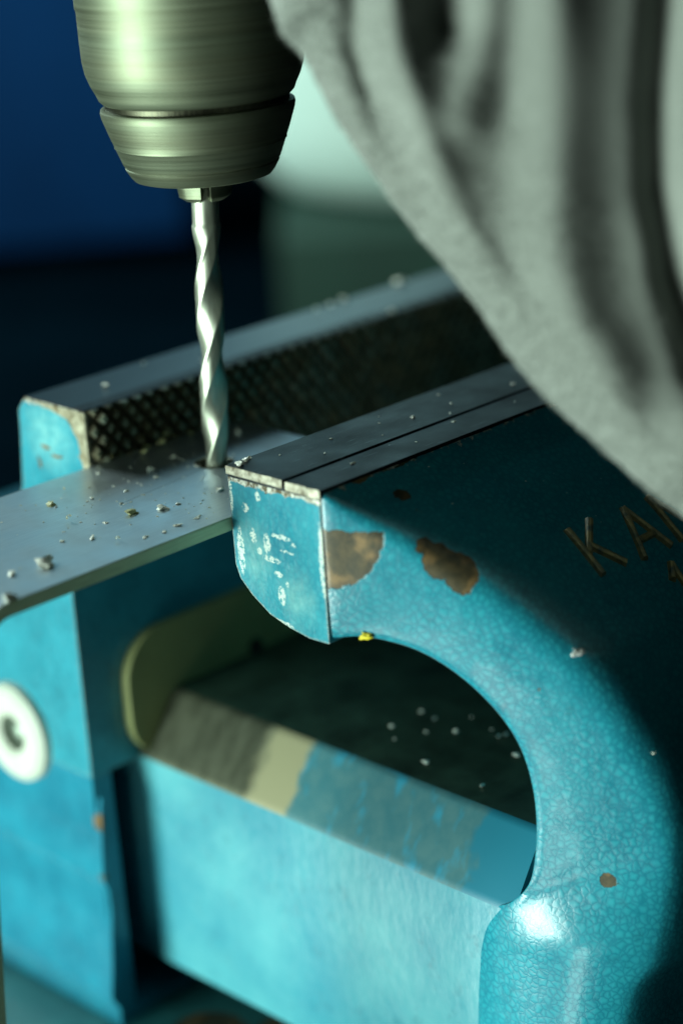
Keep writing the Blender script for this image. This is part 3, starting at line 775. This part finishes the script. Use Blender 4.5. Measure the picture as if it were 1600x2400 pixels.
big = [((-3.82, -.40), .30, 'curl', 'jagged pale swarf flake lying left of middle on the flat bar'),
       ((-5.48, -1.75), .30, 'lump', 'largest white swarf lump near the left front of the flat bar'),
       ((-6.11, -1.61), .16, 'lump', 'pale swarf lump at the extreme left of the flat bar'),
       ((-6.80, -2.45), .2, 'lump', 'bright swarf lump on the front left corner of the flat bar'),
       ((-3.45, .71), .17, 'lump', 'yellowish swarf crumb toward the rear left of the flat bar'),
       ((-2.86, 1.07), .2, 'curl', 'faint curled swarf near the rear jaw foot on the flat bar'),
       ((-2.89, -.98), .17, 'lump', 'round yellowish swarf crumb in the middle of the flat bar'),
       ((-2.37, -1.22), .18, 'lump', 'white oblong swarf crumb in the middle of the flat bar'),
       ((-3.96, -1.90), .2, 'curl', 'flat swarf flake near the front edge of the flat bar'),
       ((-1.02, .73), .13, 'lump', 'small swarf crumb just left behind the drilled hole'),
       ((1.61, 1.02), .12, 'lump', 'lone swarf crumb on the bar behind the drill bit'),
       ((-1.06, -1.34), .13, 'lump', 'small swarf crumb between the hole and the front jaw end')]
for i, ((x, y), sz, kd, lb) in enumerate(big):
    chip('swarf_chip', (x, y, .001), sz, kd, M_brass if 'yellowish' in lb else M_chip, lb, 'metal shaving', 11 + i, 'larger swarf chips on the flat bar')
LB = 'tiny pale crumb of swarf among many strewn over the flat bar'
pts = [(-2.65,-.36),(-1.24,.28),(-1.77,1.38),(-2.12,.12),(-4.16,-1.37),(-3.5,-.94),(-2.77,.35),(-.23,.95),(-2.82,-2.14),(-2.35,-2.13),(-3.18,-2.2),(-2.04,-1.28),(-4.57,-1.04),(-3.55,-2.12)]
r = random.Random(8)
while len(pts) < 130:
    x, y = r.gauss(-1.9, 1.5), r.gauss(-.6, 1.1)
    if -6.6 < x < 1.2 and -2.5 < y < 1.75 and x*x + y*y > .2: pts.append((x, y))
tiny = None
for i, (x, y) in enumerate(pts):
    sz = .09 + .03*r.random() if i < 14 else .026 + .03*r.random()**2
    if i < 4:
        tiny = tiny or []
        tiny.append(chip('swarf_crumb', (x, y, .001), .1, 'lump', M_chip, LB, 'metal shaving', 60 + i, G))
        o = tiny[-1]
    else:
        o = tiny[i % 4].copy(); COL.objects.link(o); o.location = (x, y, .001)
    k_ = .8*sz/.1; o.scale = (k_*(.7 + .9*r.random()), k_, k_*.8); o.rotation_euler = (0, 0, r.uniform(0, 6.28))
for i, (x, y, sz, lb) in enumerate([(-.44, .02, .17, 'thin curl of swarf hugging the left rim of the drilled hole'), (.02, -.42, .16, 'thin curl of swarf hugging the near rim of the drilled hole'),
        (.42, -.12, .15, 'bright curl of swarf between the bit and the front jaw corner'), (-.28, .36, .13, 'small curl of swarf just behind the drilled hole')]):
    chip('swarf_curl', (x, y, .002), sz, 'curl', M_chip, lb, 'metal shaving', 210 + i)
# swarf caught at the foot of the rear insert
for i, (x, z_, sz) in enumerate([(-1.13, .05, .13), (.62, .02, .17), (.05, .11, .15), (.34, .16, .10), (-.75, .03, .09), (-.45, .04, .10), (-.2, .03, .09), (.9, .05, .1)]):
    chip('swarf_crumb', (x, 1.80 - .1*(i % 3), .0 + max(0, z_)), sz, 'curl' if i in (0, 1, 4) else 'lump', M_brass,
         'yellow green crumb of swarf caught where the flat bar meets the serrated insert', 'metal shaving', 90 + i, 'swarf caught against the serrated insert')
chip('swarf_curl', (3.91, 1.86, .16), .3, 'curl', M_chip, 'curved swarf sliver clinging to the serrated insert right of the bit', 'metal shaving', 120, rot=(0, .2, 0))
# on the rear jaw's top
for i, (x, y, sz, lb) in enumerate([(-.14, 3.0, .13, 'yellowish crumb of swarf on the near end of the rear jaw top'), (1.4, 3.6, .07, 'small crumb of swarf on the rear jaw top left of the drill bit'),
        (2.2, 2.64, .09, 'small crumb of swarf on the rear jaw top just behind the bit'), (6.5, 3.6, .24, 'lowest of the three chips in a row on the rear jaw top'),
        (7.1, 3.7, .11, 'middle one of the three chips in a row on the rear jaw top'), (7.6, 3.8, .15, 'highest of the three chips in a row on the rear jaw top'),
        (9.6, 3.85, .19, 'round blurred chip on the rear jaw top nearest the sleeve'), (7.3, 2.0, .16, 'chip on the front edge of the rear jaw top, right of the bit')]):
    chip('swarf_crumb', (x, y, 1.122), sz, 'curl' if sz > .2 else 'lump', M_chip, lb, 'metal shaving', 130 + i, 'swarf on the rear jaw top')
# dust on the front jaw top
for i, (x, y) in enumerate([(-.55, -4.4), (2.29, -4.25), (4.74, -3.66), (2.03, -3.47), (-.48, -3.62), (.59, -4.2), (1.4, -3.2), (3.1, -3.5), (3.9, -4.4), (.2, -3.1), (1.0, -4.5), (-1.0, -3.0), (2.6, -3.9), (1.7, -2.9), (0.9, -3.75), (3.4, -2.9)]):
    o = tiny[i % 4].copy(); COL.objects.link(o); o.location = (x, y, .988 if y > -4.03 else .958)
    k_ = (.75 if i < 4 else .25 + .2*r.random()); o.scale = (k_*1.2, k_, k_); o.rotation_euler = (0, 0, r.uniform(0, 6))
    tag(o, 'white speck of swarf among several on the dark steel top of the front jaw', 'metal shaving', 'swarf on the front jaw top')
for i, (x, y, z_, sz) in enumerate([(-1.80, -2.80, .99, .16), (-1.6, -2.72, .99, .12), (-1.45, -2.66, .99, .10)]):
    chip('swarf_crumb', (x, y, z_), sz, 'lump', M_chip, ('largest of three bright bits of burr, right on the corner of the front jaw top', 'middle one of three bright bits of burr near the corner of the front jaw top', 'smallest of three bright bits of burr, farthest from the corner of the front jaw top')[i], 'metal shaving', 150 + i, 'burr bits on the jaw corner')
# on the oily beam top, seen out of focus through the arch
for i in range(15):
    x, y = .95 + r.random()*2.6, -6.7 + r.random()*4.4
    o = tiny[i % 4].copy(); COL.objects.link(o); o.location = (x, y, -5.848)
    k_ = .5 + .9*r.random()**2; o.scale = (k_, k_, k_)
    tag(o, 'blurred speck of swarf among many on the dark top of the sliding beam', 'metal shaving', 'swarf on the slide beam')
# flecks lying on the arch: dropped on to its real surface
def on_neck(x, y, z):
    h = BV.find_nearest(Vector((x, y, z))); return h[0], h[1]
for nm_, p, sz, mt_, lb, cat in (('paint_fleck', (-1.58, -5.5, -1.70), .16, M_yellow, 'small bright yellow fleck at the inner edge of the blue arch', 'fleck'),
        ('swarf_chip', (.33, -8.72, -1.85), .17, M_fleck, 'white jagged chip on the outer shoulder of the blue arch', 'metal shaving'),
        ('swarf_curl', (1.0, -9.75, -3.75), .15, M_chip, 'shiny little curl lower down on the outer shoulder of the blue arch', 'metal shaving')):
    c_, n_ = on_neck(*p)
    if n_.dot(Vector((-.8, -.5, .2))) < 0: n_ = -n_
    o = chip(nm_, c_ + n_*.005, sz, 'curl' if 'curl' in nm_ else 'lump', mt_, lb, cat, 170)
    o.rotation_euler = (n_.to_track_quat('Z', 'Y')).to_euler()
for i in range(34):
    x, y = 0 + r.random()*4, -7.5 + r.random()*2.4
    h = BV.ray_cast(Vector((x, y, 4)), Vector((0, 0, -1)))
    if not h[0]: continue
    o = tiny[i % 4].copy(); COL.objects.link(o); o.location = h[0]
    k_ = .16 + .22*r.random()**2; o.scale = (k_, k_, k_); o.rotation_euler = h[1].to_track_quat('Z', 'Y').to_euler()
    tag(o, 'fine speck of swarf dust among many on the dark slope round the raised letters', 'metal shaving', 'specks on the dark slope')
